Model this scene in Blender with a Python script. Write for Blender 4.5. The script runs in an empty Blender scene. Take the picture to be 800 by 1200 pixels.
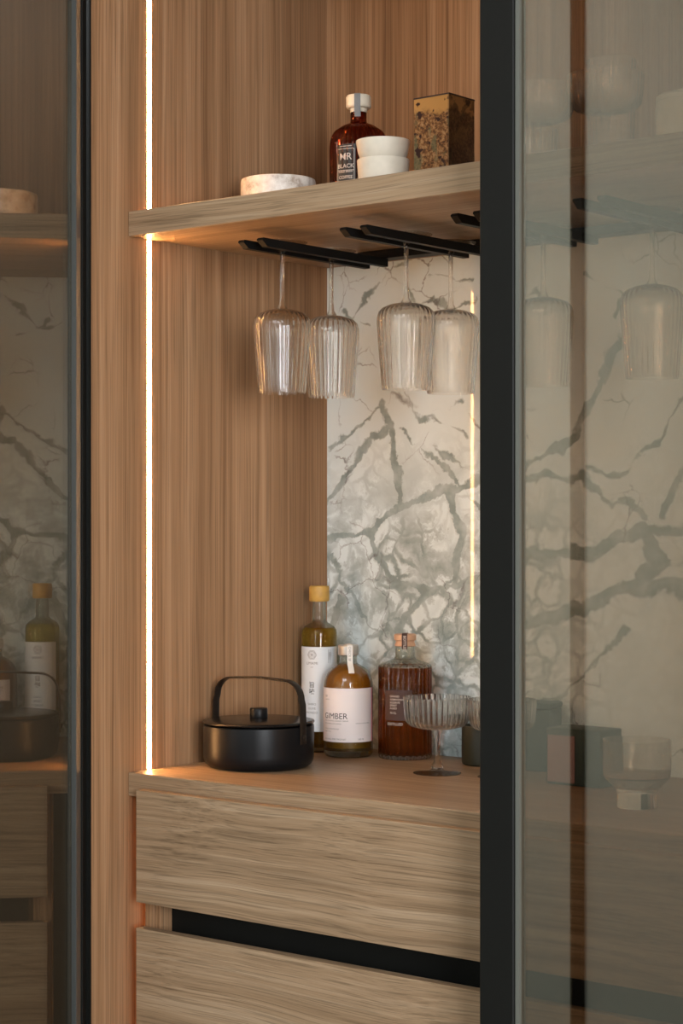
import bpy, bmesh, math, random
from mathutils import Vector, Matrix
sc = bpy.context.scene
C = sc.collection
PI = math.pi
random.seed(4)

# ------------------------------------------------------------------ camera
CX, CY, CZ = 2.110, -1.998, 1.3274
TH = math.radians(39.2)
F = 2268.0
cam_d = bpy.data.cameras.new('camera')
cam = bpy.data.objects.new('camera', cam_d); C.objects.link(cam)
cam.location = (CX, CY, CZ)
cam.rotation_euler = (PI/2, 0, TH)
cam_d.sensor_fit = 'VERTICAL'; cam_d.sensor_height = 36
cam_d.lens = F/1200*36
cam_d.shift_y = 14/1200
cam_d.clip_start = 0.05
sc.camera = cam

# ------------------------------------------------------------------ world, lights, exposure
w = bpy.data.worlds.new('world'); sc.world = w; w.use_nodes = True
w.node_tree.nodes['Background'].inputs[0].default_value = (0.80, 0.88, 1.0, 1)
w.node_tree.nodes['Background'].inputs[1].default_value = 0.22
sc.view_settings.view_transform = 'Standard'
sc.view_settings.look = 'None'
sc.view_settings.exposure = 0.0
sc.view_settings.gamma = 1.0
sc.view_settings.use_curve_mapping = False
sc.cycles.use_denoising = True

def area(name, loc, target, sx, sy, power, col):
    l = bpy.data.lights.new(name, 'AREA'); l.shape = 'RECTANGLE'; l.size = sx; l.size_y = sy
    l.energy = power; l.color = col
    o = bpy.data.objects.new(name, l); C.objects.link(o); o.location = loc
    o.rotation_euler = (Vector(target)-Vector(loc)).to_track_quat('-Z', 'Y').to_euler()
    return o
area('window_daylight', (4.7, -3.1, 1.6), (0.3, 0.2, 1.2), 1.5, 1.9, 225, (0.94, 0.97, 1.0))
area('kitchen_daylight', (1.2, -4.7, 1.7), (0.9, 0.3, 1.2), 0.5, 1.6, 26, (0.88, 0.96, 1.0))
area('ceiling_downlight', (1.1, -2.3, 2.66), (0.4, 0.3, 1.0), 1.2, 0.5, 24, (0.90, 0.96, 1.0))
area('veil_fill_light', (-1.0, -0.35, 2.70), (-0.75, -2.2, 0.6), 1.4, 0.5, 85, (0.94, 0.98, 1.0))  # added fill, brightens the unseen wall mirrored as haze in the right pane

# ------------------------------------------------------------------ node helpers
class NT:
    def __init__(self, name):
        self.m = bpy.data.materials.new(name); self.m.use_nodes = True
        self.t = self.m.node_tree; self.t.nodes.clear()
        self.out = self.t.nodes.new('ShaderNodeOutputMaterial')
    def n(self, typ, ins=None, **kw):
        nd = self.t.nodes.new('ShaderNode'+typ)
        for k, v in kw.items(): setattr(nd, k, v)
        for k, v in (ins or {}).items():
            s = nd.inputs[k]
            if isinstance(v, bpy.types.NodeSocket): self.t.links.new(v, s)
            else: s.default_value = v
        return nd
    def math(self, op, a, b=0.0, c=0.0, clamp=False):
        return self.n('Math', {0: a, 1: b, 2: c}, operation=op, use_clamp=clamp).outputs[0]
    def vm(self, op, a, b=(0, 0, 0), out=0):
        return self.n('VectorMath', {0: a, 1: b}, operation=op).outputs[out]
    def ramp(self, fac, stops, interp='LINEAR'):
        r = self.n('ValToRGB', {0: fac}); cr = r.color_ramp; cr.interpolation = interp
        while len(cr.elements) < len(stops): cr.elements.new(0.5)
        for e, (p, c) in zip(cr.elements, stops):
            e.position = p; e.color = (c if isinstance(c, tuple) else (c, c, c)) + (1,)
        return r.outputs[0]
    def mix(self, f, a, b, mode='MIX'):
        nd = self.n('MixRGB', {0: f, 1: a, 2: b}, blend_type=mode); return nd.outputs[0]
    def surf(self, s): self.t.links.new(s, self.out.inputs[0]); return self.m

def c4(c): return tuple(c) + (1,)
def plain(name, col, rough=0.5, metal=0.0, spec=0.5, coat=0.0, noise=0.0, emit=None, es=0.0, bump=0.0):
    t = NT(name)
    ins = {'Base Color': c4(col), 'Roughness': rough, 'Metallic': metal, 'Specular IOR Level': spec, 'Coat Weight': coat}
    tc = t.n('TexCoord').outputs['Object']
    nz = t.n('TexNoise', {'Vector': tc, 'Scale': 60.0, 'Detail': 4.0}).outputs[0]
    if noise: ins['Base Color'] = t.mix(t.ramp(nz, [(0.3, 0.0), (0.7, 1.0)]), c4([x*(1-noise) for x in col]), c4([min(1, x*(1+noise)) for x in col]))
    if bump:
        nf = t.n('TexNoise', {'Vector': tc, 'Scale': 900.0, 'Detail': 2.0}).outputs[0]
        ins['Normal'] = t.n('Bump', {'Strength': bump, 'Distance': 0.0004, 'Height': nf}).outputs[0]
    if emit: ins['Emission Color'] = c4(emit); ins['Emission Strength'] = es
    return t.surf(t.n('BsdfPrincipled', ins).outputs[0])

def wood(name, grain, dark, mid, light, rough=0.5, bold=0.0, fine=260.0):
    """straight-grained veneer; grain = axis index along which the grain runs"""
    t = NT(name)
    tc = t.n('TexCoord').outputs['Object']
    def sc_(across, along):
        v = [across]*3; v[grain] = along
        return t.vm('MULTIPLY', tc, tuple(v))
    warp = t.n('TexNoise', {'Vector': sc_(2.0, 1.6), 'Scale': 1.0, 'Detail': 2.0}).outputs['Color']
    warp = t.vm('SCALE', t.vm('SUBTRACT', warp, (0.5, 0.5, 0.5)), (0, 0, 0))
    warp.node.inputs['Scale'].default_value = 0.008 + 0.10*bold
    p = t.vm('ADD', tc, warp)
    def sw(across, along):
        v = [across]*3; v[grain] = along
        return t.vm('MULTIPLY', p, tuple(v))
    broad = t.n('TexNoise', {'Vector': sw(30.0, 0.35), 'Scale': 1.0, 'Detail': 3.0, 'Roughness': 0.6}).outputs[0]
    mid_n = t.n('TexNoise', {'Vector': sw(170.0, 0.9), 'Scale': 1.0, 'Detail': 4.0, 'Roughness': 0.65}).outputs[0]
    pores = t.n('TexNoise', {'Vector': sw(fine*2.0, 4.0), 'Scale': 1.0, 'Detail': 2.0}).outputs[0]
    a = t.math('MULTIPLY', broad, 0.45)
    a = t.math('ADD', a, t.math('MULTIPLY', mid_n, 0.55))
    col = t.ramp(a, [(0.30, tuple(dark)), (0.5, tuple(mid)), (0.70, tuple(light))])
    pr = t.ramp(pores, [(0.36, 0.62), (0.48, 1.0)])
    col = t.mix(0.75, col, pr, 'MULTIPLY')
    if bold:
        v = [15.0]*3; v[grain] = 0.45
        p2 = t.vm('MULTIPLY', p, tuple(v))
        lines = t.n('TexNoise', {'Vector': p2, 'Scale': 2.6, 'Detail': 5.0, 'Roughness': 0.7, 'Distortion': 0.6}).outputs[0]
        lr = t.ramp(lines, [(0.40, 0.62), (0.47, 0.95), (0.55, 1.0), (0.60, 0.80), (0.66, 1.0)])
        col = t.mix(bold, col, lr, 'MULTIPLY')
    bmp = t.n('Bump', {'Strength': 0.25, 'Distance': 0.0006, 'Height': pores}).outputs[0]
    return t.surf(t.n('BsdfPrincipled', {'Base Color': col, 'Roughness': rough, 'Specular IOR Level': 0.22, 'Normal': bmp}).outputs[0])

WD, WM, WL = (0.165, 0.083, 0.038), (0.30, 0.165, 0.082), (0.435, 0.262, 0.145)
M = {}
M['wood_up'] = wood('oak_veneer_upright', 2, WD, WM, WL, 0.5)
GD, GM, GL = (0.215, 0.132, 0.072), (0.33, 0.218, 0.128), (0.435, 0.310, 0.198)
M['wood_x'] = wood('oak_veneer_level', 0, GD, GM, GL, 0.5, bold=0.5)
M['wood_shelf'] = wood('oak_veneer_shelf', 0, GD, GM, GL, 0.42, bold=0.3)
M['black'] = plain('black_anodised_metal', (0.008, 0.008, 0.007), 0.5, 0.0, 0.15)
M['graphite'] = plain('graphite_metal', (0.045, 0.050, 0.050), 0.45, 0.2, 0.5)
M['gasket'] = plain('grey_gasket', (0.12, 0.12, 0.10), 0.6)
M['rack'] = plain('black_powder_coat', (0.005, 0.005, 0.005), 0.5, spec=0.12)
M['led'] = plain('light_diffuser', (0.9, 0.85, 0.8), 0.5, emit=(1.0, 0.50, 0.18), es=105.0)
M['led_low'] = plain('light_diffuser_low', (0.9, 0.85, 0.8), 0.5, emit=(1.0, 0.50, 0.18), es=22.0)
M['kettle'] = plain('matt_black_enamel', (0.006, 0.006, 0.0065), 0.36, spec=0.16, bump=0.2)
M['kettle_lid'] = plain('gloss_black_enamel', (0.007, 0.0065, 0.0065), 0.24, spec=0.3)
M['kettle_handle'] = plain('dark_bronze_handle', (0.016, 0.011, 0.008), 0.34, 0.1, 0.25)
M['white_label'] = plain('white_paper', (0.72, 0.74, 0.76), 0.55)
M['rose_label'] = plain('pale_rose_paper', (0.80, 0.74, 0.74), 0.55)
M['pink'] = plain('pink_print', (0.60, 0.20, 0.24), 0.55)
M['ink'] = plain('black_ink', (0.02, 0.02, 0.02), 0.6)
M['greyink'] = plain('grey_ink', (0.20, 0.20, 0.20), 0.6)
M['whiteink'] = plain('pale_ink', (0.62, 0.55, 0.50), 0.6)
M['brown_label'] = plain('brown_paper', (0.085, 0.040, 0.032), 0.5)
M['dark_label'] = plain('near_black_paper', (0.035, 0.033, 0.032), 0.5)
M['gold_cap'] = plain('golden_wood_cap', (0.50, 0.30, 0.07), 0.5, noise=0.15)
M['silver'] = plain('silver_cap', (0.62, 0.60, 0.57), 0.32, 0.7)
M['tape'] = plain('white_tape', (0.80, 0.78, 0.74), 0.5)
M['copper'] = plain('pale_copper_wood', (0.66, 0.42, 0.28), 0.42, 0.15, noise=0.1)
M['ivory'] = plain('ivory_stopper', (0.74, 0.66, 0.52), 0.45, noise=0.06)
M['bowl'] = plain('cream_ceramic', (0.66, 0.58, 0.465), 0.55, noise=0.05, bump=0.2)
M['olive'] = plain('olive_black_ceramic', (0.022, 0.026, 0.016), 0.5)
M['green_tin'] = plain('dark_green_tin', (0.030, 0.052, 0.042), 0.5)
M['rose_block'] = plain('dusty_rose_ceramic', (0.27, 0.15, 0.14), 0.6)
M['plaster'] = plain('grey_plaster', (0.68, 0.73, 0.69), 0.9, noise=0.03)
M['taupe'] = plain('dark_taupe_lacquer', (0.075, 0.058, 0.042), 0.6)
M['ceiling'] = plain('ceiling_paint', (0.70, 0.70, 0.68), 0.9)
M['floor'] = plain('stone_floor', (0.15, 0.13, 0.11), 0.5, noise=0.12)

def glass(name, col, ior=1.45, rough=0.0, thru=0.35):
    t = NT(name)
    g_ = t.n('BsdfGlass', {'Color': c4(col), 'Roughness': rough, 'IOR': ior}).outputs[0]
    tr = t.n('BsdfTransparent', {'Color': c4(col)}).outputs[0]
    return t.surf(t.n('MixShader', {0: thru, 1: g_, 2: tr}).outputs[0])
M['glass'] = glass('clear_glass', (0.99, 0.98, 0.965), thru=0.10)
M['stem_glass'] = glass('clear_stem_glass', (0.99, 0.98, 0.965), thru=0.5)
M['bottle_glass'] = glass('bottle_glass', (0.93, 0.93, 0.90))
M['smoke_glass'] = glass('dark_brown_glass', (0.68, 0.42, 0.34), thru=0.08)
M['coffee'] = glass('coffee_black_liquid', (0.22, 0.09, 0.05), 1.36, thru=0.2)
M['oil'] = glass('olive_gold_liquid', (0.96, 0.82, 0.32), 1.36, thru=0.55)
M['amber'] = glass('amber_liquid', (0.74, 0.36, 0.10), 1.36)
M['rum'] = glass('red_brown_spirit', (0.74, 0.33, 0.10), 1.36, thru=0.30)
def cloudy(name, col, col2):
    t = NT(name)
    tc = t.n('TexCoord').outputs['Object']
    z = t.n('SeparateXYZ', {0: tc}).outputs[2]
    f = t.ramp(t.math('MULTIPLY', z, 8.0), [(0.0, 0.0), (0.25, 0.15), (0.9, 1.0)])
    c = t.mix(f, c4(col), c4(col2))
    return t.surf(t.n('BsdfPrincipled', {'Base Color': c, 'Roughness': 0.15, 'Transmission Weight': 0.30, 'IOR': 1.36}).outputs[0])
M['ginger'] = cloudy('cloudy_ginger_liquid', (0.24, 0.14, 0.022), (0.46, 0.17, 0.014))

def pane_mat():
    t = NT('bronze_reflective_glass')
    fac = t.n('LayerWeight', {'Blend': 0.5}).outputs['Facing']
    fr = t.math('MULTIPLY_ADD', t.math('POWER', fac, 3.5), 0.15, 0.135, clamp=True)
    tr = t.n('BsdfTransparent', {'Color': (0.67, 0.61, 0.545, 1)}).outputs[0]
    gl = t.n('BsdfGlossy', {'Color': (0.97, 0.94, 0.83, 1), 'Roughness': 0.012}).outputs[0]
    return t.surf(t.n('MixShader', {0: fr, 1: tr, 2: gl}).outputs[0])
M['pane'] = pane_mat()

def at(px, Y):
    """point on the vertical plane Y seen at picture column px of the 800x1200 photograph"""
    a = math.atan((px-400)/F) - TH
    return CX + (Y-CY)*math.tan(a)
def zdep(X, Y): return -(X-CX)*math.sin(TH) + (Y-CY)*math.cos(TH)
def wallpt(px, py, Y=0.55):
    X = at(px, Y); return (X, 0.0, CZ + (614-py)*zdep(X, Y)/F)

def marble():
    t = NT('white_veined_marble')
    tc = t.n('TexCoord').outputs['Object']
    tc = t.vm('MULTIPLY', tc, (1, 0, 1))
    def warp(v, s, amt, det=3.0):
        nz = t.n('TexNoise', {'Vector': v, 'Scale': s, 'Detail': det, 'Roughness': 0.6}).outputs['Color']
        d = t.vm('SUBTRACT', nz, (0.5, 0.5, 0.5)); d = t.n('VectorMath', {0: d, 'Scale': amt}, operation='SCALE').outputs[0]
        return t.vm('ADD', v, d)
    p = warp(tc, 5.0, 0.06, 2.0); p = t.vm('MULTIPLY', warp(p, 22.0, 0.046, 6.0), (1, 0, 1))
    z = t.n('SeparateXYZ', {0: tc}).outputs[2]
    # principal veins of this slab: polylines with a half-width in metres
    V = [([(393, 362), (420, 370), (433, 345), (462, 312), (500, 290)], .0020),
         ([(478, 330), (492, 352), (510, 350), (524, 368)], .0018),
         ([(408, 352), (420, 371), (431, 378)], .0020),
         ([(500, 318), (556, 330)], .0014), ([(524, 368), (560, 352)], .0016),
         ([(448, 478), (457, 520), (468, 558), (466, 592)], .0080),
         ([(448, 480), (415, 503), (384, 520)], .0042),
         ([(455, 500), (415, 530), (397, 562), (382, 585)], .0052),
         ([(474, 462), (488, 492), (545, 512)], .0020),
         ([(468, 508), (520, 548), (566, 604)], .0026),
         ([(505, 490), (540, 470)], .0014), ([(508, 528), (548, 556)], .0014),
         ([(383, 632), (432, 622), (475, 592), (525, 574), (575, 560)], .0078),
         ([(432, 622), (440, 660), (470, 690), (500, 690), (560, 675)], .0075),
         ([(525, 574), (540, 630), (530, 680)], .0085),
         ([(383, 650), (410, 700), (440, 735)], .0045), ([(500, 690), (470, 740), (480, 800)], .0075),
         ([(400, 700), (383, 745)], .008),
         ([(728, 405), (702, 460), (664, 520), (606, 548)], .0072),
         ([(606, 565), (682, 555), (716, 585), (752, 602)], .0060),
         ([(604, 652), (690, 646), (752, 618), (830, 622)], .0105),
         ([(606, 728), (684, 716), (740, 694), (820, 690)], .0105),
         ([(752, 618), (770, 660), (740, 694)], .0125),
         ([(806, 440), (772, 520), (740, 548), (692, 550)], .0026),
         ([(812, 540), (776, 596)], .0055),
         ([(735, 735), (700, 780), (650, 822), (612, 840)], .0032),
         ([(610, 350), (628, 335), (640, 350), (622, 360), (606, 356)], .0028),
         ([(690, 322), (730, 345), (725, 372)], .0024)]
    total = None
    def shifted(A):
        # the 1e-9 term only chains the segments one after another so the shader stays small
        return t.n('VectorMath', {0: total, 1: (1e-9, 1e-9, 1e-9), 2: tuple(-A)}, operation='MULTIPLY_ADD').outputs[0]
    for poly, wd in V:
        for a, b in zip(poly[:-1], poly[1:]):
            A = Vector(wallpt(*a)); B = Vector(wallpt(*b)); D = B-A
            pa = t.vm('SUBTRACT', p, tuple(A)) if total is None else t.vm('ADD', p, shifted(A))
            h = t.math('DIVIDE', t.vm('DOT_PRODUCT', pa, tuple(D), out=1), D.length_squared, clamp=True)
            sc_ = t.n('VectorMath', {0: tuple(D), 'Scale': h}, operation='SCALE').outputs[0]
            ln = t.vm('LENGTH', t.vm('SUBTRACT', pa, sc_), out=1)
            e = t.math('SUBTRACT', ln, wd)
            total = e if total is None else t.math('MINIMUM', total, e)
    thick = t.n('TexNoise', {'Vector': tc, 'Scale': 18.0, 'Detail': 3.0}).outputs[0]
    thick = t.math('MULTIPLY', t.math('SUBTRACT', thick, 0.5), 0.022)
    main = t.ramp(t.math('MULTIPLY_ADD', t.math('SUBTRACT', total, thick), 60.0, 0.5), [(0.40, 1.0), (0.60, 0.0)])
    # network of cracks, dense low down, sparse high up
    def net(scale, wlo, whi, rnd=1.0, off=(0, 0, 0)):
        v = t.n('TexVoronoi', {'Vector': t.vm('ADD', p, off), 'Scale': scale, 'Randomness': rnd}, feature='DISTANCE_TO_EDGE').outputs['Distance']
        return t.ramp(v, [(wlo, 1.0), (whi, 0.0)])
    low = t.ramp(t.math('SUBTRACT', 1.75, z), [(0.26, 0.0), (0.46, 1.0)])      # 0 high .. 1 low
    low = t.math('MULTIPLY', low, t.ramp(t.n('SeparateXYZ', {0: tc}).outputs[0], [(0.38, 1.0), (0.55, 0.25)]))
    pat = t.n('TexNoise', {'Vector': tc, 'Scale': 5.5, 'Detail': 2.0}).outputs[0]
    n1 = net(25.0, 0.04, 0.14)
    n2 = net(20.0, 0.0, 0.10, off=(3.1, 0, 1.7))
    m1 = t.math('MULTIPLY', n1, t.math('MULTIPLY', low, t.ramp(pat, [(0.34, 0.25), (0.50, 1.0)])))
    m2 = t.math('MULTIPLY', n2, t.math('MULTIPLY', t.math('MULTIPLY_ADD', low, 0.75, 0.12), t.ramp(pat, [(0.36, 0.45), (0.56, 0.0)])))
    cloud = t.n('TexNoise', {'Vector': p, 'Scale': 9.0, 'Detail': 6.0, 'Roughness': 0.7}).outputs[0]
    cl = t.math('MULTIPLY', t.ramp(cloud, [(0.49, 0.0), (0.53, 0.6), (0.60, 0.9)]), low)
    vein = t.math('MAXIMUM', t.math('MAXIMUM', main, cl), t.math('MAXIMUM', m1, m2))
    vein = t.math('MULTIPLY', vein, t.ramp(t.n('TexNoise', {'Vector': tc, 'Scale': 30.0, 'Detail': 3.0}).outputs[0], [(0.3, 0.55), (0.6, 1.0)]))
    col = t.mix(vein, (0.76, 0.85, 0.87, 1), (0.28, 0.34, 0.33, 1))
    thin = net(15.0, 0.0, 0.018, off=(0.7, 0, 5.2))
    tm = t.math('MULTIPLY', thin, t.ramp(t.n('TexNoise', {'Vector': tc, 'Scale': 7.0, 'Detail': 2.0}).outputs[0], [(0.52, 0.0), (0.6, 0.75)]))
    col = t.mix(tm, col, (0.16, 0.15, 0.15, 1))
    return t.surf(t.n('BsdfPrincipled', {'Base Color': col, 'Roughness': 0.035, 'Specular IOR Level': 0.2}).outputs[0])
M['marble'] = marble()

def dish_mat():
    t = NT('speckled_travertine')
    tc = t.n('TexCoord').outputs['Object']
    a = t.n('TexNoise', {'Vector': tc, 'Scale': 45.0, 'Detail': 5.0, 'Roughness': 0.7}).outputs[0]
    col = t.ramp(a, [(0.35, (0.38, 0.30, 0.24)), (0.48, (0.62, 0.55, 0.48)), (0.65, (0.74, 0.69, 0.62))])
    return t.surf(t.n('BsdfPrincipled', {'Base Color': col, 'Roughness': 0.4}).outputs[0])
M['dish'] = dish_mat()
def patina():
    t = NT('gold_and_bronze_patina')
    tc = t.n('TexCoord').outputs['Object']
    s = t.n('SeparateXYZ', {0: tc})
    nz = t.n('TexNoise', {'Vector': tc, 'Scale': 45.0, 'Detail': 3.0}).outputs[0]
    zz = t.math('ADD', s.outputs[2], t.math('MULTIPLY', t.math('SUBTRACT', nz, 0.5), 0.045))
    fl = t.n('TexNoise', {'Vector': tc, 'Scale': 240.0, 'Detail': 5.0, 'Roughness': 0.75}).outputs[0]
    base = t.ramp(fl, [(0.38, (0.07, 0.028, 0.012)), (0.50, (0.27, 0.11, 0.035)), (0.62, (0.50, 0.27, 0.12))])
    gr = t.n('TexNoise', {'Vector': t.vm('MULTIPLY', tc, (1, 1, 0.5)), 'Scale': 50.0, 'Detail': 3.0}).outputs[0]
    base = t.mix(t.ramp(gr, [(0.56, 0.0), (0.63, 0.7)]), base, (0.15, 0.14, 0.07, 1))
    gold = t.ramp(t.math('MULTIPLY', zz, 1.0), [(0.104, 0.0), (0.106, 1.0)])
    col = t.mix(gold, base, (0.60, 0.29, 0.085, 1))
    hole = t.ramp(t.n('TexNoise', {'Vector': tc, 'Scale': 70.0, 'Detail': 2.0}).outputs[0], [(0.60, 0.0), (0.64, 1.0)])
    col = t.mix(hole, col, (0.045, 0.015, 0.012, 1))
    side = t.ramp(s.outputs[0], [(0.0305, 0.0), (0.0309, 1.0)])
    shaded_side = t.ramp(t.n('TexNoise', {'Vector': tc, 'Scale': 34.0, 'Detail': 4.0}).outputs[0], [(0.45, (0.030, 0.014, 0.007)), (0.62, (0.11, 0.060, 0.022))])  # right face painted darker, its shade put into the colour
    col = t.mix(side, col, t.mix(t.math('MULTIPLY', gold, t.ramp(nz, [(0.5, 0.0), (0.53, 0.8)])), shaded_side, (0.30, 0.15, 0.05, 1)))
    return t.surf(t.n('BsdfPrincipled', {'Base Color': col, 'Roughness': 0.36, 'Metallic': 0.45}).outputs[0])
M['patina'] = patina()

# ------------------------------------------------------------------ mesh helpers
def obj(name, bm, mat, parent=None, sharp=35, smooth=True, kind=None):
    bmesh.ops.recalc_face_normals(bm, faces=bm.faces)
    if smooth:
        for f in bm.faces: f.smooth = True
        lim = math.radians(sharp)
        for e in bm.edges:
            if len(e.link_faces) == 2 and e.calc_face_angle(0) > lim: e.smooth = False
    me = bpy.data.meshes.new(name); bm.to_mesh(me); bm.free()
    me.materials.append(mat)
    o = bpy.data.objects.new(name, me); C.objects.link(o)
    if parent: o.parent = parent
    if kind: o['kind'] = kind
    return o
def thing(name, label, cat, loc=(0, 0, 0), rz=0.0, group=None):
    o = bpy.data.objects.new(name, None); C.objects.link(o); o.empty_display_size = 0.05
    o.location = loc; o.rotation_euler = (0, 0, rz)
    o['label'] = label; o['category'] = cat
    if group: o['group'] = group
    return o
def tag(o, label, cat, group=None):
    o['label'] = label; o['category'] = cat
    if group: o['group'] = group
    return o
def box(x0, x1, y0, y1, z0, z1, bev=0.0, seg=2, bm=None):
    nb = bmesh.new()
    bmesh.ops.create_cube(nb, size=1)
    for v in nb.verts:
        v.co = Vector(((x0+x1)/2+v.co.x*(x1-x0), (y0+y1)/2+v.co.y*(y1-y0), (z0+z1)/2+v.co.z*(z1-z0)))
    if bev: bmesh.ops.bevel(nb, geom=nb.edges[:], offset=bev, segments=seg, affect='EDGES', profile=0.5)
    if bm is None: return nb
    me = bpy.data.meshes.new('t'); nb.to_mesh(me); nb.free(); bm.from_mesh(me); bpy.data.meshes.remove(me)
    return bm
def lathe(prof, seg=96, flute=None):
    """prof: (r, z) list; flute = (count, amplitude, z0, z1) acts on points marked with a third value 1"""
    bm = bmesh.new(); rings = []
    for pt in prof:
        r, z = pt[0], pt[1]; k = pt[2] if len(pt) > 2 else 0
        if r < 1e-6: rings.append([bm.verts.new((0, 0, z))]); continue
        ring = []
        for i in range(seg):
            a = 2*PI*i/seg; rr = r
            if k and flute: rr = r + flute[1]*k*(abs(math.cos(flute[0]*a/2))-0.6)
            ring.append(bm.verts.new((rr*math.cos(a), rr*math.sin(a), z)))
        rings.append(ring)
    for A, B in zip(rings[:-1], rings[1:]):
        if len(A) == 1 and len(B) == 1: continue
        for i in range(seg):
            j = (i+1) % seg
            if len(A) == 1: bm.faces.new((A[0], B[i], B[j]))
            elif len(B) == 1: bm.faces.new((A[i], A[j], B[0]))
            else: bm.faces.new((A[i], A[j], B[j], B[i]))
    return bm
def smooth_prof(pts, n=6):
    """Catmull-Rom through profile points"""
    out = []
    P = [pts[0]] + list(pts) + [pts[-1]]
    for i in range(1, len(P)-2):
        for k in range(n):
            u = k/n; q = []
            for c in range(2):
                a, b, d, e = P[i-1][c], P[i][c], P[i+1][c], P[i+2][c]
                q.append(0.5*((2*b)+(-a+d)*u+(2*a-5*b+4*d-e)*u*u+(-a+3*b-3*d+e)*u**3))
            q[0] = max(q[0], 0)
            out.append(tuple(q))
    out.append(tuple(pts[-1][:2]))
    return out
def arc_patch(R, a0, a1, z0, z1, n=24, th=0.0003, zoff=None):
    """curved label: thin shell on a cylinder of radius R"""
    bm = bmesh.new(); rows = []
    for i in range(n+1):
        a = a0+(a1-a0)*i/n
        rows.append([bm.verts.new((r*math.cos(a), r*math.sin(a), z)) for r, z in ((R, z0), (R+th, z0), (R+th, z1), (R, z1))])
    for A, B in zip(rows[:-1], rows[1:]):
        for k in range(4): bm.faces.new((A[k], A[(k+1) % 4], B[(k+1) % 4], B[k]))
    bm.faces.new(rows[0]); bm.faces.new(rows[-1][::-1])
    return bm
def text_bm(body, size, align='LEFT', bold=0.0, spacing=1.0):
    cu = bpy.data.curves.new('txt', 'FONT'); cu.body = body; cu.size = size; cu.align_x = align
    cu.offset = bold; cu.space_character = spacing; cu.resolution_u = 3
    o = bpy.data.objects.new('txt', cu); C.objects.link(o)
    dg = bpy.context.evaluated_depsgraph_get(); dg.update()
    me = bpy.data.meshes.new_from_object(o.evaluated_get(dg))
    bm = bmesh.new(); bm.from_mesh(me)
    bpy.data.objects.remove(o); bpy.data.curves.remove(cu); bpy.data.meshes.remove(me)
    return bm
def wrap_text(items, R, phi0, mat, parent, name='lettering'):
    """items: (body, size, x, z, align, bold, vertical) -> printed on a cylinder around the parent's axis"""
    out = bmesh.new()
    for body, size, x, z, al, bold, vert in items:
        b = text_bm(body, size, al, bold)
        for v in b.verts:
            tx, ty = v.co.x, v.co.y
            if vert: tx, ty = ty, -tx
            a = phi0 + (x+tx)/R
            v.co = Vector(((R+0.0005)*math.cos(a), (R+0.0005)*math.sin(a), z+ty))
        me = bpy.data.meshes.new('t'); b.to_mesh(me); b.free(); out.from_mesh(me); bpy.data.meshes.remove(me)
    return obj(name, out, mat, parent, smooth=False)
def tube(path, rad, seg=10, bm=None, flat=None, closed=False):
    """swept tube; flat = (half-width vector, half-thickness) gives a strap cross-section"""
    bm = bm or bmesh.new(); rings = []; n = len(path)
    P = [Vector(p) for p in path]
    for i, p in enumerate(P):
        t = (P[(i+1) % n]-P[i-1]) if closed else (P[min(i+1, n-1)]-P[max(i-1, 0)])
        t.normalize()
        if flat:
            wv = Vector(flat[0]); nv = t.cross(wv).normalized()*flat[1]
            ch = 0.72
            rings.append([bm.verts.new(p+q) for q in (wv*ch+nv, wv+nv*.4, wv-nv*.4, wv*ch-nv, -wv*ch-nv, -wv-nv*.4, -wv+nv*.4, -wv*ch+nv)])
        else:
            u = t.cross(Vector((0, 0, 1)) if abs(t.z) < 0.9 else Vector((1, 0, 0))).normalized(); v = t.cross(u)
            rings.append([bm.verts.new(p+rad*(u*math.cos(2*PI*k/seg)+v*math.sin(2*PI*k/seg))) for k in range(seg)])
    pairs = list(zip(rings[:-1], rings[1:])) + ([(rings[-1], rings[0])] if closed else [])
    for A, B in pairs:
        s = len(A)
        for k in range(s): bm.faces.new((A[k], A[(k+1) % s], B[(k+1) % s], B[k]))
    if not closed: bm.faces.new(rings[0]); bm.faces.new(rings[-1][::-1])
    return bm
def dup(root, loc, rz=None, label=None, group=None):
    r = root.copy(); C.objects.link(r); r.location = loc
    if rz is not None: r.rotation_euler.z = rz
    if label: r['label'] = label
    if group: r['group'] = group
    for ch in list(root.children):
        c = ch.copy(); C.objects.link(c); c.parent = r
        for g in list(ch.children):
            d = g.copy(); C.objects.link(d); d.parent = c
    return r

# ------------------------------------------------------------------ room shell
def struct(name, bm, mat, parent=None): return obj(name, bm, mat, parent, smooth=False, kind='structure')
XR = 1.66                    # inner face of the right-hand cabinet side
struct('floor', box(-2.7, 5.2, -5.2, 0.8, -0.10, 0), M['floor'])
struct('ceiling', box(-2.7, 5.2, -5.2, 0.8, 2.75, 2.85), M['ceiling'])
struct('wall_left', box(-2.8, -2.7, -5.2, 0.8, 0, 2.75), M['plaster'])
struct('wall_rear', box(-2.7, 5.2, -5.3, -5.2, 0, 2.75), M['plaster'])
struct('wall_veil_reflector', box(-2.7, -0.02, -2.35, -2.2, 0, 2.75), M['plaster'])  # unseen wall added close by so the right pane mirrors an even pale veil
struct('reflection_strip_1', box(-0.524, -0.490, -2.1995, -2.185, 0, 2.75), M['black'])  # unseen dark strip, added only for its reflection in the right pane
struct('wall_front', box(-2.7, -0.0305, 0.002, 0.8, 0, 2.75), M['taupe'])
struct('wall_front', box(XR+0.0305, 5.2, 0.002, 0.8, 0, 2.75), M['taupe'])
struct('wall_front', box(-0.0305, XR+0.0305, 0.60, 0.8, 0, 2.75), M['taupe'])
struct('wall_front', box(-0.0305, XR+0.0305, 0.002, 0.60, 2.56, 2.75), M['taupe'])

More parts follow.
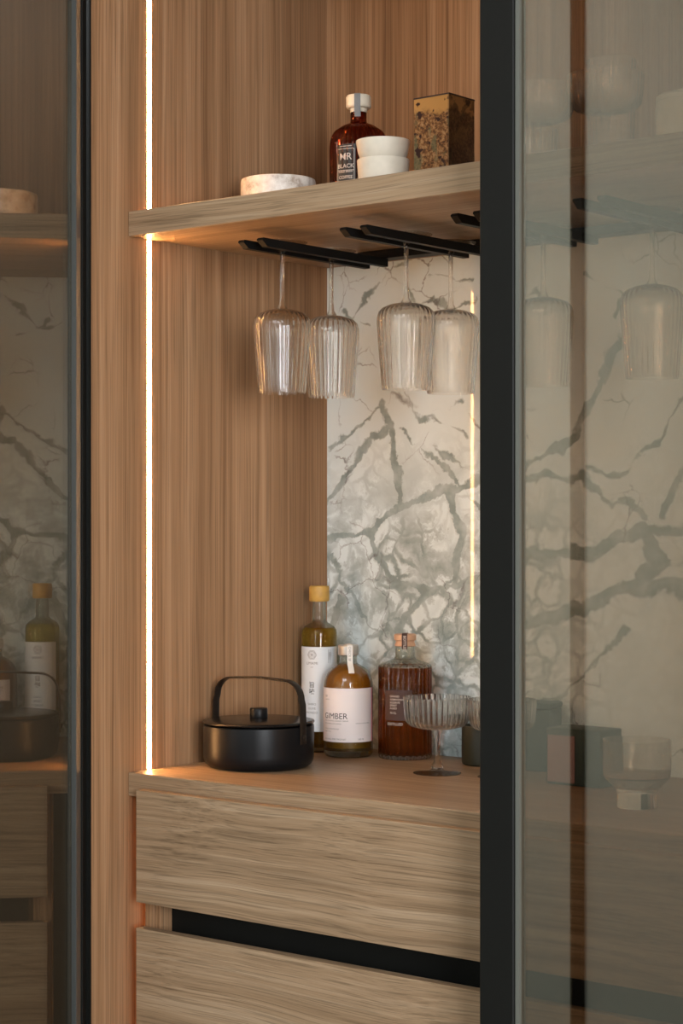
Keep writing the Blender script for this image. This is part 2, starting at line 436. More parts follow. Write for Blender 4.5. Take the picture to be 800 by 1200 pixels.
# ------------------------------------------------------------------ cabinet
ZC, ZCB = 0.950, 0.9145           # countertop top / bottom
ZS, ZST = 1.7644, 1.8020          # shelf bottom / top
YF, YB, YL = 0.0765, 0.550, 0.1215
cab = thing('drinks_cabinet', 'tall oak-veneered built-in drinks cabinet with marble back and warm light strip', 'cabinet')
# left side with a routed channel for the light strip
bm = box(-0.03, 0.0, 0.0, YL-0.0045, 0, 2.55); box(-0.03, 0.0, YL+0.0045, YB+0.02, 0, 2.55, bm=bm); box(-0.03, -0.006, YL-0.0045, YL+0.0045, 0, 2.55, bm=bm)
obj('side_panel', bm, M['wood_up'], cab, smooth=False)
obj('side_panel', box(XR, XR+0.03, 0.0, YB+0.02, 0, 2.55), M['wood_up'], cab, smooth=False)
obj('top_panel', box(0, XR, 0.0, YB+0.02, 2.29, 2.55), M['wood_up'], cab, smooth=False)
obj('back_panel', box(0, XR, YB, YB+0.02, ZST, 2.29), M['wood_up'], cab, smooth=False)
obj('marble_panel', box(0, XR, YB, YB+0.02, ZC, ZS), M['marble'], cab, smooth=False)
obj('back_panel', box(0, XR, YB, YB+0.02, 0, ZCB), M['taupe'], cab, smooth=False)
obj('edge_trim', box(-0.030, 0.0, -0.003, -0.0002, 0, 2.55), M['black'], cab, smooth=False)
def led(z0, z1):
    bm = bmesh.new(); n = 6; rows = []
    for z in (z0, z1):
        rows.append([bm.verts.new((0.0014*math.sin(PI*i/n)-0.0002, YL-0.0040+0.0080*i/n, z)) for i in range(n+1)])
    for i in range(n): bm.faces.new((rows[0][i], rows[0][i+1], rows[1][i+1], rows[1][i]))
    b0 = [bm.verts.new((-0.005, YL+s*0.0040, z)) for z in (z0, z1) for s in (-1, 1)]
    bm.faces.new((rows[0][0], b0[0], b0[2], rows[1][0])); bm.faces.new((rows[0][-1], b0[1], b0[3], rows[1][-1])); bm.faces.new((b0[0], b0[1], b0[3], b0[2]))
    bm.faces.new(rows[0]+[b0[1], b0[0]]); bm.faces.new(rows[1][::-1]+[b0[2], b0[3]])
    o = obj('light_strip', bm, M['led'] if z1 > 1 else M['led_low'], cab); o['label'] = 'glowing warm white vertical light strip'
led(ZST+0.001, 2.288); led(ZC+0.001, ZS-0.001); led(0.05, ZCB-0.002)
for z0, z1 in ((ZC+0.001, ZS-0.001),):
    o = obj('light_strip', box(XR-0.0016, XR-0.0002, YL-0.004, YL+0.004, z0, z1), M['led'], cab, smooth=False)

sh = tag(obj('shelf', box(0.0005, XR-0.0005, YF, YB-0.0005, ZS, ZST, 0.0008, 1), M['wood_shelf'], smooth=False),
         'thick oak shelf lit orange from below, carrying the brown bottle and the bowls', 'shelf')
ct = tag(obj('countertop', box(0.0005, XR-0.0005, YF, YB-0.0005, ZCB, ZC, 0.0008, 1), M['wood_shelf'], smooth=False),
         'oak worktop of the niche on which the black pot and bottles stand', 'worktop')
# drawer unit
du = thing('drawer_unit', 'oak drawer unit below the worktop with a black recessed grip between its drawers', 'drawers', (0, 0, 0))
XD = at(159.5, 0.058)
XC = at(170, 0.084)
for x in (XC, XR-0.062):
    obj('carcass_side', box(x, x+0.018, 0.084, 0.54, 0.08, ZCB-0.001, 0.0006, 1), M['wood_up'], du, smooth=False)
XK = at(188, 0.088)
obj('carcass_side', box(XC+0.0185, XK, 0.088, 0.50, 0.08, ZCB-0.001, 0.0006, 1), M['wood_up'], du, smooth=False)
obj('carcass_base', box(XC, XR-0.044, 0.10, 0.54, 0.06, 0.078), M['wood_up'], du, smooth=False)
bm = box(XK+0.0005, XR-0.063, 0.112, 0.116, 0.690, 0.800); box(XK+0.0005, XR-0.063, 0.078, 0.112, 0.690, 0.694, bm=bm); box(XK+0.0005, XR-0.063, 0.078, 0.112, 0.796, 0.800, bm=bm)
g = obj('grip_channel', bm, M['black'], du, smooth=False); g['label'] = 'black recessed grip channel'
for z0, z1 in ((0.7600, 0.9285), (0.4200, 0.7215), (0.09, 0.40)):
    d = obj('drawer_front', box(XD, XR-0.03, 0.0575, 0.0755, z0, z1, 0.0009, 2), M['wood_x'], du, smooth=False)

# ------------------------------------------------------------------ glass doors (origin at the hinge edge, leaf along local +X)
def door(name, label, loc, rz, L, s0, s1, hinge_side=True):
    r = thing(name, label, 'door', loc, rz)
    z0, z1 = 0.03, 2.50
    if hinge_side:
        o = obj('stile', box(0.000, s0*0.45, -0.011, 0.011, z0, z1, 0.001, 1), M['black'], r, smooth=False)
        obj('stile_trim', box(s0*0.45+0.0003, s0, -0.009, 0.009, z0, z1, 0.001, 1), M['graphite'], r, smooth=False)
    else:
        obj('stile', box(0.0, s0, -0.011, 0.011, z0, z1, 0.0012, 1), M['black'], r, smooth=False)
        obj('gasket', box(s0+0.0003, s0+0.006, -0.007, 0.007, z0+0.03, z1-0.03), M['gasket'], r, smooth=False)
    obj('stile', box(L-s1, L, -0.011, 0.011, z0, z1, 0.0012, 1), M['black'], r, smooth=False)
    obj('rail', box(s0, L-s1, -0.011, 0.011, z0, z0+0.03, 0.0012, 1), M['black'], r, smooth=False)
    obj('rail', box(s0, L-s1, -0.011, 0.011, z1-0.03, z1, 0.0012, 1), M['black'], r, smooth=False)
    p = obj('glass_pane', box(s0+0.001, L-s1-0.001, -0.002, 0.002, z0+0.03, z1-0.03), M['pane'], r, smooth=False)
    p['label'] = 'tinted reflective glass pane'
    return r
door('glass_door', 'open black-framed bronze glass door at the left, mirroring the niche', (-0.016, -0.0085, 0), math.radians(-66.3), 0.78, 0.034, 0.026)
door('glass_door', 'closed black-framed tinted glass door covering the right half of the cabinet', (at(561.5, -0.031), -0.020, 0), 0.0, 0.925, 0.0505, 0.05, False)

# ------------------------------------------------------------------ stemware rack under the shelf
rk = thing('stemware_rack', 'black metal stemware rack of paired bars screwed under the oak shelf', 'glass rack', (0, 0, 1.7375))
def bar_bm(x):
    bm = bmesh.new(); w_ = 0.0055; y0, y1, h = 0.138, 0.440, 0.0125
    pr = [(y0, 0.0085), (y0+0.012, 0.0), (y1, 0.0), (y1, h), (y0+0.003, h), (y0, h-0.002)]
    a = [bm.verts.new((x-w_, y, z)) for y, z in pr]; b = [bm.verts.new((x+w_, y, z)) for y, z in pr]
    bm.faces.new(a); bm.faces.new(b[::-1])
    for i in range(len(pr)):
        j = (i+1) % len(pr); bm.faces.new((a[i], a[j], b[j], b[i]))
    return bm
rows = [0.175, 0.370, 0.565, 0.760, 0.955]
for x in rows:
    for dx in (0.0, 0.037): obj('rack_bar', bar_bm(x+dx), M['rack'], rk, smooth=False)
bm = box(0.160, 1.01, 0.432, 0.462, 0.0127, 0.0265, 0.001, 1)
obj('rack_crossbar', bm, M['rack'], rk, smooth=False)

# ------------------------------------------------------------------ glassware
def wine_parts(root):
    foot = [(0.0, 0.0), (0.036, 0.0), (0.0385, 0.0006), (0.0385, 0.0014), (0.030, 0.0024), (0.012, 0.0044), (0.0055, 0.009),
            (0.0036, 0.018), (0.0032, 0.045), (0.0034, 0.080), (0.0045, 0.094), (0.0085, 0.1005), (0.0, 0.1005)]
    obj('foot_and_stem', lathe(foot, 48), M['stem_glass'], root, sharp=60)
    f = (32, 0.0007)
    outer = [(0.0, 0.1008, 0), (0.010, 0.1012, 0), (0.024, 0.1040, .3), (0.0345, 0.1085, .8), (0.0405, 0.1145, 1), (0.0430, 0.123, 1), (0.0432, 0.132, 1),
             (0.0420, 0.150, 1), (0.0400, 0.175, 1), (0.0380, 0.200, 1), (0.0362, 0.222, 1), (0.0357, 0.227, .6), (0.0354, 0.2285, 0)]
    inner = [(0.0346, 0.2285, 0), (0.0348, 0.222, 0), (0.0365, 0.200, 0), (0.0384, 0.175, 0), (0.0404, 0.150, 0), (0.0415, 0.132, 0), (0.0412, 0.123, 0),
             (0.0386, 0.116, 0), (0.0325, 0.1105, 0), (0.022, 0.1065, 0), (0.009, 0.1045, 0), (0.0, 0.1043, 0)]
    obj('bowl', lathe(outer+inner, 288, f), M['glass'], root, sharp=50)
def coupe_parts(root):
    foot = [(0.0, 0.0), (0.034, 0.0), (0.0365, 0.0006), (0.0365, 0.0014), (0.025, 0.0026), (0.012, 0.0045), (0.0085, 0.0075), (0.0095, 0.011), (0.0085, 0.0145), (0.0055, 0.018),
            (0.0046, 0.030), (0.0048, 0.048), (0.0066, 0.060), (0.0085, 0.066), (0.0, 0.066)]
    obj('foot_and_stem', lathe(foot, 48), M['stem_glass'], root, sharp=60)
    f = (38, 0.0010)
    outer = [(0.0, 0.0663, 0), (0.010, 0.0665, 0), (0.028, 0.0685, .2), (0.041, 0.0725, .6), (0.0468, 0.078, 1), (0.0490, 0.086, 1), (0.0503, 0.100, 1), (0.0512, 0.113, 1), (0.0512, 0.1155, .5), (0.0510, 0.1165, 0)]
    inner = [(0.0500, 0.1165, 0), (0.0497, 0.113, 0), (0.0487, 0.100, 0), (0.0474, 0.087, 0), (0.0450, 0.0805, 0), (0.0395, 0.0755, 0), (0.027, 0.0712, 0), (0.0, 0.0695, 0)]
    obj('bowl', lathe(outer+inner, 320, f), M['glass'], root, sharp=50)
HG = 'fluted wine glasses hanging under the shelf'
wg = thing('wine_glass', 'fluted wine glass hanging leftmost, wholly in front of the oak side', 'glass', (0, 0, 0), group=HG)
wine_parts(wg)
wg.rotation_euler = (PI, 0, 0)
ZH = 1.7530
wg.location = (0.1935, 0.210, ZH)
hang = [((0.1935, 0.327, ZH), 'fluted wine glass hanging second from left, over the edge of the marble'),
        ((0.3885, 0.263, ZH), 'fluted wine glass hanging third from left, the larger one before the marble'),
        ((0.3885, 0.374, ZH), 'fluted wine glass hanging fourth from left, just beside the black door stile'),
        ((0.5835, 0.330, ZH), 'hanging fluted wine glass seen through the tinted door, nearest its stile'),
        ((0.7785, 0.300, ZH), 'hanging fluted wine glass seen through the tinted door, at the right edge')]
for i, (loc, lab) in enumerate(hang): dup(wg, loc, rz=0.3*(i+1), label=lab, group=HG)
def spot(px, py, Z=ZC):
    z = F*(CZ-Z)/(py-614); xr = (px-400)/F*z
    return (CX+xr*math.cos(TH)-z*math.sin(TH), CY+xr*math.sin(TH)+z*math.cos(TH), Z)
CG = 'fluted coupe glasses on the worktop'
cg = thing('coupe_glass', 'fluted coupe glass standing in front of the brown spirit bottle', 'glass', spot(512, 906.5), group=CG)
coupe_parts(cg)
dup(cg, spot(588, 911), 0.4, 'fluted coupe glass on the worktop half hidden by the black door stile', CG)
# glassware on the shelf behind the tinted door
def upright(px, Y, Z=ZST): return (at(px, Y), Y, Z)
SG = 'fluted glasses on the shelf behind the tinted door'
dup(cg, upright(629, 0.20), 0.1, 'fluted coupe on the oak shelf behind the door, nearest the stile', SG)
dup(cg, upright(709, 0.20), 0.2, 'fluted coupe on the shelf behind the tinted door, in front of the tall tumbler', SG)
tb = thing('tumbler', 'short fluted tumbler on the shelf behind the door, below the coupe by the stile', 'glass', upright(622, 0.33), group=SG)
o_ = [(0.0, 0.0), (0.030, 0.0), (0.033, 0.002, 1), (0.036, 0.040, 1), (0.0385, 0.088, 1), (0.0385, 0.090, 0)]
i_ = [(0.0370, 0.090), (0.0365, 0.085), (0.0345, 0.040), (0.0315, 0.009), (0.0, 0.007)]
obj('tumbler_body', lathe(o_+i_, 288, (32, 0.0013)), M['glass'], tb, sharp=50)
dup(tb, upright(716, 0.33), 0.2, 'tall fluted tumbler on the shelf behind the right-hand coupe', SG).scale = (0.9, 0.9, 1.9)
jr = thing('ceramic_jar', 'pale ceramic jar at the right edge of the shelf behind the tinted door', 'jar', upright(800, 0.20))
obj('jar_body', lathe([(0, 0), (0.030, 0), (0.034, 0.004), (0.035, 0.060), (0.033, 0.066), (0.030, 0.066), (0.030, 0.010), (0, 0.010)], 48), M['bowl'], jr)
obj('jar_lid', lathe([(0, 0.0662), (0.034, 0.0662), (0.0345, 0.072), (0.030, 0.075), (0.007, 0.0755), (0.007, 0.082), (0, 0.083)], 48), M['bowl'], jr)

# ------------------------------------------------------------------ cooking pot
kl = spot(303, 898)
kt = thing('lidded_pot', 'matt black lidded pot with an arched strap handle on the worktop', 'pot', kl, TH-math.radians(37))
R = 0.0862
body = [(0, 0.0), (0.070, 0.0), (0.0765, 0.0015), (0.0825, 0.006), (0.0855, 0.013), (R, 0.022), (R, 0.062), (0.0858, 0.0655), (0.0835, 0.0665), (0.0825, 0.064), (0.0825, 0.010), (0.0, 0.006)]
obj('pot_body', lathe(body, 96), M['kettle'], kt)
ld = obj('lid', lathe([(0, 0.0680), (0.082, 0.0680), (0.0865, 0.0690), (0.0872, 0.0705), (0.0862, 0.0722), (0.080, 0.0733), (0.020, 0.0765), (0.0, 0.0768)], 96), M['kettle_lid'], kt, sharp=50)
obj('lid_knob', lathe([(0, 0.0765), (0.0135, 0.0765), (0.0140, 0.0778), (0.0140, 0.0895), (0.0130, 0.0910), (0.0, 0.0915)], 40), M['kettle'], ld)
hw, ht = 0.0845, 0.143-0.006
path = []
for s in (-1,):
    path.append((-hw-0.0035, 0, 0.040)); path.append((-hw-0.0035, 0, 0.070)); path.append((-hw-0.0025, 0, 0.100))
rc = 0.030
for i in range(9):
    a = PI-(PI/2)*i/8
    path.append((-hw+rc+(rc)*math.cos(a), 0, ht-rc+(rc)*math.sin(a)*0.93+0.001))
path.append((0, 0, ht+0.0015))
path = path + [(-x, y, z) for x, y, z in path[-2::-1]]
obj('handle', tube(path, 0, flat=((0, 0.0075, 0), 0.0016)), M['kettle_handle'], kt, sharp=40)
for s in (-1, 1):
    b = lathe([(0, 0), (0.0045, 0), (0.0045, 0.0016), (0.003, 0.0026), (0, 0.003)], 20)
    b.transform(Matrix.Translation((s*(hw+0.0049), 0, 0.050)) @ Matrix.Rotation(s*PI/2, 4, 'Y'))
    obj('rivet', b, M['kettle_handle'], kt)

# ------------------------------------------------------------------ bottles
def camang(loc): return math.atan2(CY-loc[1], CX-loc[0])
def ring(cx, cz, r, R_, wd, n=40, phi0=0.0, bm=None, wob=0):
    bm = bm or bmesh.new(); A = []
    for i in range(n):
        a = 2*PI*i/n; rr = r*(1+wob*math.cos(6*a))
        q = []
        for d in (-wd, wd):
            x = cx+(rr+d)*math.cos(a); z = cz+(rr+d)*math.sin(a); ph = phi0+x/R_
            q.append(bm.verts.new(((R_+0.0005)*math.cos(ph), (R_+0.0005)*math.sin(ph), z)))
        A.append(q)
    for i in range(n):
        j = (i+1) % n; bm.faces.new((A[i][0], A[i][1], A[j][1], A[j][0]))
    return bm
def strokes(segs, R_, phi0, wd, bm=None):
    """short printed strokes (x0,z0,x1,z1) on a cylinder"""
    bm = bm or bmesh.new()
    for x0, z0, x1, z1 in segs:
        d = Vector((x1-x0, z1-z0)); L = d.length; nrm = Vector((-d.y, d.x))/L*wd; k = max(1, int(L/0.002)); prev = None
        for i in range(k+1):
            u = i/k; c = Vector((x0, z0))+d*u; q = []
            for s in (-1, 1):
                p = c+nrm*s; ph = phi0+p.x/R_
                q.append(bm.verts.new(((R_+0.0005)*math.cos(ph), (R_+0.0005)*math.sin(ph), p.y)))
            if prev: bm.faces.new((prev[0], q[0], q[1], prev[1]))
            prev = q
    return bm

# tall oil bottle
ul = spot(374, 880)
ub = thing('oil_bottle', 'tall slim bottle of golden oil with wooden cap and long white label, behind the pot', 'bottle', ul)
RU = 0.0293
gl = [(0, 0), (0.026, 0), (RU, 0.003), (RU, 0.196), (0.0285, 0.202), (0.0245, 0.2075), (0.0145, 0.2135), (0.0112, 0.218), (0.0108, 0.248)]
gi = [(0.0092, 0.248), (0.0095, 0.218), (0.0130, 0.2115), (0.0230, 0.2055), (0.0268, 0.201), (0.0275, 0.195), (0.0275, 0.008), (0, 0.006)]
obj('glass_body', lathe(gl+gi, 64), M['bottle_glass'], ub)
obj('liquid', lathe([(0, 0.0065), (0.0282, 0.0085), (0.0282, 0.195), (0.0274, 0.2005), (0.0235, 0.2050), (0, 0.2050)], 64), M['oil'], ub)
obj('stopper', lathe([(0, 0.249), (0.0155, 0.249), (0.0168, 0.251), (0.0168, 0.272), (0.0155, 0.2745), (0, 0.2755)], 40), M['gold_cap'], ub)
A = camang(ul)
lb = obj('label', arc_patch(RU+0.0002, A-1.60, A+1.35, 0.035, 0.1745, 40), M['white_label'], ub)
pc = A-0.43
wrap_text([('UMAMI', 0.0066, 0, 0.1455, 'CENTER', 0, 0), ('CO', 0.0030, 0, 0.1405, 'CENTER', 0, 0),
           ('\u65e8', 0.0105, 0, 0.1085, 'CENTER', 0.0002, 0), ('\u5473', 0.0105, 0, 0.0975, 'CENTER', 0.0002, 0),
           ('SHIRO', 0.0052, 0, 0.0785, 'CENTER', 0, 0), ('OLIVE', 0.0052, 0, 0.0715, 'CENTER', 0, 0), ('MONDO', 0.0052, 0, 0.0645, 'CENTER', 0, 0)],
          RU+0.0002, pc, M['greyink'], lb)
eb = ring(0, 0.1615, 0.0072, RU, 0.00035, phi0=pc, wob=0.07)
ring(0, 0.1615, 0.0060, RU, 0.0002, phi0=pc, bm=eb, wob=-0.10)
for k in range(6):
    a = k*PI/3; ring(0.0030*math.cos(a), 0.1615+0.0030*math.sin(a), 0.0030, RU, 0.0002, 24, pc, eb)
obj('emblem', eb, M['greyink'], lb, smooth=False)
obj('side_print', strokes([(0.0155+0.0011*k, 0.170-0.004*(k % 2), 0.0155+0.0011*k, 0.148+0.005*(k % 3)) for k in range(6)], RU, A, 0.00030), M['greyink'], lb, smooth=False)

# squat ginger bottle
gl_ = spot(408, 886)
gb = thing('ginger_bottle', 'squat round-shouldered bottle of cloudy amber drink with white GIMBER label', 'bottle', gl_)
RG = 0.0402
go = [(0, 0.003), (0.030, 0.0), (0.036, 0.001), (0.0392, 0.005), (RG, 0.012), (RG, 0.112)]
sh_ = smooth_prof([(RG, 0.112), (0.0388, 0.124), (0.0345, 0.1355), (0.0265, 0.1445), (0.0170, 0.1500), (0.0142, 0.1540), (0.0140, 0.1640)], 5)
gin = [(x-0.0022, z-0.0012) for x, z in sh_][::-1]
obj('glass_body', lathe(go+sh_[1:]+gin+[(0.0380, 0.016), (0.034, 0.011), (0, 0.010)], 64), M['bottle_glass'], gb)
lq = [(0, 0.0105), (0.0335, 0.0115), (0.0375, 0.0165), (0.0375, 0.111)] + [(x-0.0027, z-0.0016) for x, z in sh_[1:22]]
obj('liquid', lathe(lq+[(0, lq[-1][1])], 64), M['ginger'], gb)
obj('stopper', lathe([(0, 0.1642), (0.0150, 0.1642), (0.0165, 0.1650), (0.0168, 0.1670), (0.0168, 0.1790), (0.0155, 0.1808), (0, 0.1812)], 48), M['silver'], gb)
A = camang(gl_)
lb = obj('label', arc_patch(RG+0.0002, A-1.45, A+1.22, 0.0265, 0.1130, 44), M['rose_label'], gb)
obj('label_stripe', arc_patch(RG+0.0006, A+1.13, A+1.225, 0.0265, 0.1130, 4), M['pink'], lb)
wrap_text([('GIMBER', 0.0132, -0.0465, 0.0640, 'LEFT', 0.0, 0)], RG+0.0002, A, M['ink'], lb)
wrap_text([('BY', 0.0055, -0.0445, 0.098, 'LEFT', 0, 0), ('DIMITRI', 0.0030, -0.0445, 0.0935, 'LEFT', 0, 0),
           ('THE ORGANIC GINGER DRINK', 0.0033, -0.0455, 0.0595, 'LEFT', 0, 0), ('WITH HERBS AND LEMON', 0.0029, -0.0455, 0.0550, 'LEFT', 0, 0),
           ('CONCENTRATED MIX', 0.0030, -0.0455, 0.0465, 'LEFT', 0, 0), ('SHAKE WELL', 0.0026, -0.0455, 0.0425, 'LEFT', 0, 0),
           ('ALCOHOL FREE ORGANIC', 0.0036, -0.0465, 0.0300, 'LEFT', 0, 0), ('500 ML', 0.0036, 0.016, 0.0300, 'LEFT', 0, 0),
           ('GINGER LEMON HERBS', 0.0026, 0.012, 0.0560, 'LEFT', 0, 0)], RG+0.0002, A, M['greyink'], lb)
# paper seal running over the cap and down the shoulder
ps = [(0.0172, 0.1660), (0.0172, 0.1795), (0.0160, 0.1813), (0.0, 0.1819)]
path = [(-0.0172, 0.166), (-0.0172, 0.1795), (-0.016, 0.1813), (0.0, 0.1819), (0.016, 0.1813), (0.0174, 0.1795), (0.0174, 0.163), (0.0178, 0.1545), (0.0210, 0.1495), (0.0290, 0.1450), (0.0350, 0.1372)]
sa = A+0.15; ux, uy = math.cos(sa), math.sin(sa)
st = obj('paper_seal', tube([(r_*ux, r_*uy, z) for r_, z in path], 0, flat=((-uy*0.0046, ux*0.0046, 0), 0.0003)), M['tape'], gb, sharp=50)
wrap_text([('CHECK SEAL', 0.0052, -0.0022, 0.1790, 'LEFT', 0, 1)], 0.0176, sa, M['greyink'], st)

# brown spirit bottle
sl = spot(474.5, 888)
sb = thing('spirit_bottle', 'square-shouldered fluted bottle of red-brown spirit with pale wooden stopper, left of the coupe', 'bottle', sl)
RS = 0.0428
so = [(0, 0.002, 0), (0.038, 0.0, 0), (0.0415, 0.001, .3), (RS, 0.004, 1), (RS, 0.080, 1), (RS, 0.1475, 1), (0.0420, 0.1500, .5), (0.0385, 0.1525, 0), (0.0260, 0.1570, 0), (0.0185, 0.1600, 0), (0.0158, 0.1640, 0), (0.0158, 0.1800, 0)]
si = [(0.0130, 0.1800), (0.0130, 0.1640), (0.0165, 0.1580), (0.0250, 0.1548), (0.0370, 0.1505), (0.0398, 0.1475), (0.0398, 0.010), (0.036, 0.007), (0, 0.006)]
obj('glass_body', lathe(so+si, 260, (26, 0.0018)), M['bottle_glass'], sb, sharp=40)
obj('liquid', lathe([(0, 0.0065, 0), (0.0355, 0.0075, 0), (0.0412, 0.0105, 1), (0.0412, 0.1460, 1), (0.0, 0.1460, 0)], 260, (26, 0.0018)), M['rum'], sb, sharp=40)
obj('stopper', lathe([(0, 0.1802), (0.0160, 0.1802), (0.0172, 0.1815), (0.0150, 0.1870), (0.0152, 0.1890), (0.0178, 0.1905), (0.0180, 0.1985), (0.0168, 0.2000), (0, 0.2003)], 48), M['copper'], sb, sharp=30)
A = camang(sl)
lb = obj('label', arc_patch(RS+0.0009, A-0.80, A+0.25, 0.0640, 0.1120, 24), M['brown_label'], sb)
wrap_text([(b, 0.0046, -0.0255, z, 'LEFT', 0.00008, 0) for b, z in (('GRAND', 0.1010), ('ARMAGNAC', 0.0960), ('RESERVE', 0.0910), ('SPIRIT', 0.0865), ('AGED', 0.0820), ('70 CL', 0.0745))], RS+0.0009, A, M['whiteink'], lb)
wrap_text([('DISTILLED', 0.0058, -0.0300, 0.0565, 'LEFT', 0.0001, 0)], RS+0.0009, A, M['whiteink'], sb, 'embossed_text')
sa = A-0.05; ux, uy = math.cos(sa), math.sin(sa)
st = obj('stopper_tape', tube([(r_*ux, r_*uy, z) for r_, z in [(-0.0182, 0.178), (-0.0184, 0.199), (-0.016, 0.2006), (0, 0.2010), (0.016, 0.2006), (0.0184, 0.199), (0.0184, 0.176)]], 0, flat=((-uy*0.0045, ux*0.0045, 0), 0.0003)), M['brown_label'], sb, sharp=50)
wrap_text([('BOTTLED', 0.0058, -0.0018, 0.1980, 'LEFT', 0.0001, 1)], 0.0186, sa, M['whiteink'], st)

# brown decanter bottle on the shelf
dl = (at(420, 0.35), 0.35, ZST)
db = thing('fluted_bottle', 'dark brown ribbed bottle with ivory stopper on the oak shelf behind the bowls', 'bottle', dl)
RD = 0.0445
do_ = [(0, 0.002), (0.038, 0), (0.0425, 0.002), (RD, 0.007)]
do_ += [(x, z) for x, z in smooth_prof([(RD, 0.080), (RD, 0.106), (0.0430, 0.121), (0.0375, 0.1335), (0.0270, 0.1420), (0.0170, 0.1465), (0.0130, 0.1500), (0.0125, 0.1640)], 5)]
prof = [(x, z, 1 if 0.078 < z < 0.136 else 0) for x, z in do_]
inn = [(x-0.0032, max(z-0.0015, 0.008)) for x, z in do_ if x > 0.0125][::-1]
obj('glass_body', lathe(prof+inn+[(0, 0.008)], 272, (34, 0.0024)), M['smoke_glass'], db, sharp=45)
obj('liquid', lathe([(0, 0.0085), (0.0380, 0.010), (0.0408, 0.014), (0.0408, 0.070), (0.0408, 0.072), (0, 0.072)], 64), M['coffee'], db)
obj('stopper', lathe([(0, 0.1645), (0.0130, 0.1645), (0.0135, 0.1700), (0.0180, 0.1712), (0.0195, 0.1735), (0.0195, 0.1880), (0.0180, 0.1905), (0, 0.1912)], 48), M['ivory'], db, sharp=30)
A = camang(dl)
ph = A-0.46
lb = obj('label', arc_patch(RD+0.0004, ph-0.36, ph+0.36, 0.028, 0.108, 16), M['dark_label'], db)
wrap_text([('MR', 0.0150, 0, 0.0840, 'CENTER', 0.0001, 0), ('BLACK', 0.0090, 0, 0.0715, 'CENTER', 0.0001, 0), ('COLD BREW', 0.0042, 0, 0.0645, 'CENTER', 0.0001, 0),
           ('COFFEE', 0.0068, 0, 0.0550, 'CENTER', 0.0002, 0), ('LIQUEUR', 0.0060, 0, 0.0460, 'CENTER', 0.0002, 0)], RD+0.0006, ph, M['whiteink'], lb)
x_ = 0.0140; obj('label_border', strokes([(-x_, 0.031, -x_, 0.101), (x_, 0.031, x_, 0.101), (-x_, 0.101, x_, 0.101), (-x_, 0.031, x_, 0.031), (-x_, 0.068, x_, 0.068), (-0.010, 0.105, 0.010, 0.105)], RD+0.0004, ph, 0.0004), M['whiteink'], lb, smooth=False)
sa = A-0.10; ux, uy = math.cos(sa), math.sin(sa)
st = obj('stopper_tape', tube([(r_*ux, r_*uy, z) for r_, z in [(-0.0198, 0.174), (-0.0198, 0.189), (-0.018, 0.1911), (0, 0.1918), (0.018, 0.1911), (0.0198, 0.189), (0.0198, 0.1735), (0.0160, 0.1660), (0.0140, 0.1560)]], 0, flat=((-uy*0.0048, ux*0.0048, 0), 0.0003)), M['greyink'], db, sharp=50)

# ------------------------------------------------------------------ other things on the shelf
dp = thing('round_dish', 'speckled pale stone dish at the left of the oak shelf', 'dish', (at(326, 0.295), 0.295, ZST))
obj('dish_body', lathe([(0, 0), (0.054, 0), (0.0580, 0.003), (0.0590, 0.010), (0.0590, 0.060), (0.0580, 0.0645), (0.0555, 0.0655), (0.053, 0.0640), (0.052, 0.020), (0, 0.016)], 96), M['dish'], dp)
BG = 'cream bowls stacked on the oak shelf'
bx, by = at(449, 0.20), 0.20
def bowl_bm(rt, rb, h):
    return lathe([(0, 0.001), (rb*0.55, 0.0), (rb*0.9, 0.001), (rb, 0.005), (rb+(rt-rb)*0.45, h*0.45), (rt-0.0006, h-0.0015), (rt-0.001, h), (rt-0.003, h), (rt-0.0035, h-0.002), (rb-0.002, 0.010), (rb*0.7, 0.006), (0, 0.005)], 80)
tag(obj('bowl', bowl_bm(0.0385, 0.0340, 0.049), M['bowl']), 'lower of two stacked cream ceramic bowls beside the ribbed bottle', 'bowl', BG).location = (bx, by, ZST)
tag(obj('bowl', bowl_bm(0.0397, 0.0330, 0.031), M['bowl']), 'upper flared bowl of two stacked cream bowls beside the ribbed bottle', 'bowl', BG).location = (bx-0.0006, by, ZST+0.0455)
vx, vy = at(526, 0.19), 0.19
vz = thing('metal_vase', 'square bronze vase with gold patina patches at the right of the oak shelf', 'vase', (vx-0.031, vy+0.031, ZST))
bm = bmesh.new(); s = 0.0305; H = 0.1270
def sq(r, z): return [bm.verts.new((r*x, r*y, z)) for x, y in ((-1, -1), (1, -1), (1, 1), (-1, 1))]
ls = [sq(s, 0), sq(s, H-0.001), sq(s-0.0006, H), sq(s-0.0026, H), sq(s-0.003, 0.004)]
for a, b in zip(ls[:-1], ls[1:]):
    for i in range(4): bm.faces.new((a[i], a[(i+1) % 4], b[(i+1) % 4], b[i]))
bm.faces.new(ls[0]); bm.faces.new(ls[-1])
obj('vase_body', bm, M['patina'], vz, smooth=False)
bm = bmesh.new(); e = 0.0010
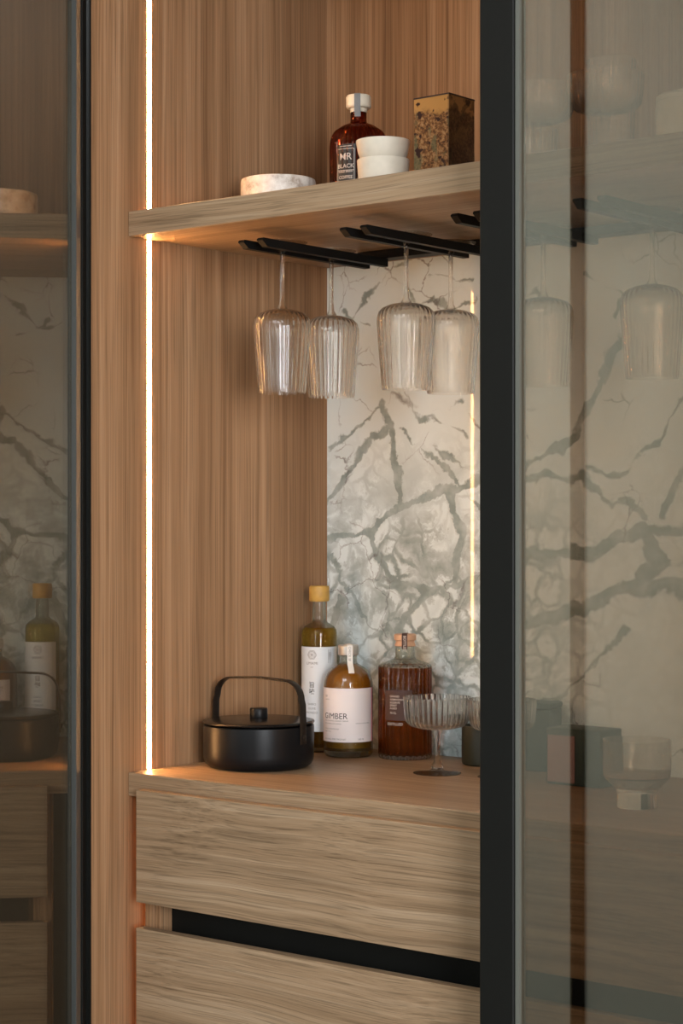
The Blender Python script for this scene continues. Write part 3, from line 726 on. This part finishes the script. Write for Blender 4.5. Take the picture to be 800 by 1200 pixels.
for z in (H-0.0012, ):
    box(-s-e*.6, s+e*.6, -s-e*.6, -s+e, z, z+0.002, bm=bm); box(-s-e*.6, s+e*.6, s-e, s+e*.6, z, z+0.002, bm=bm)
    box(-s-e*.6, -s+e, -s+e, s-e, z, z+0.002, bm=bm); box(s-e, s+e*.6, -s+e, s-e, z, z+0.002, bm=bm)
obj('rim', bm, plain('dark_rim', (0.03, 0.012, 0.008), 0.5), vz, smooth=False)

# ------------------------------------------------------------------ things on the worktop by and behind the tinted door
jl = spot(565, 896)
oj = thing('dark_canister', 'dark olive canister on the worktop behind the second coupe glass', 'canister', jl)
obj('canister_body', lathe([(0, 0), (0.028, 0), (0.0315, 0.002), (0.0325, 0.006), (0.0325, 0.060), (0.0318, 0.0620), (0.030, 0.0620), (0.030, 0.008), (0, 0.006)], 64), M['olive'], oj)
tx = thing('storage_tin', 'grey-green square tin on the worktop behind the tinted door', 'tin', (at(628, 0.50), 0.50, ZC), 0.25)
obj('tin_body', box(-0.032, 0.032, -0.030, 0.030, 0, 0.094, 0.003, 3), M['green_tin'], tx)
obj('tin_lid', box(-0.0330, 0.0330, -0.0310, 0.0310, 0.0945, 0.104, 0.003, 3), M['green_tin'], tx)
tx = thing('storage_box', 'dark green box with a dusty rose front panel behind the tinted door', 'box', (at(684, 0.40), 0.40, ZC), 0.0)
obj('box_body', box(-0.046, 0.046, -0.030, 0.030, 0, 0.082, 0.003, 3), M['green_tin'], tx)
o = obj('front_panel', box(-0.042, 0.004, -0.0325, -0.0302, 0.004, 0.072, 0.001, 1), M['rose_block'], tx); o['label'] = 'dusty rose front panel'
vs = thing('footed_bowl', 'wide clear glass footed bowl behind the tinted door', 'glass bowl', (at(746, 0.25), 0.25, ZC))
o_ = [(0, 0), (0.026, 0), (0.027, 0.002), (0.026, 0.018), (0.030, 0.026), (0.044, 0.040), (0.0455, 0.050), (0.0455, 0.090)]
i_ = [(0.0435, 0.090), (0.0435, 0.050), (0.042, 0.042), (0.028, 0.030), (0, 0.028)]
obj('bowl_body', lathe(o_+i_, 64), M['glass'], vs)
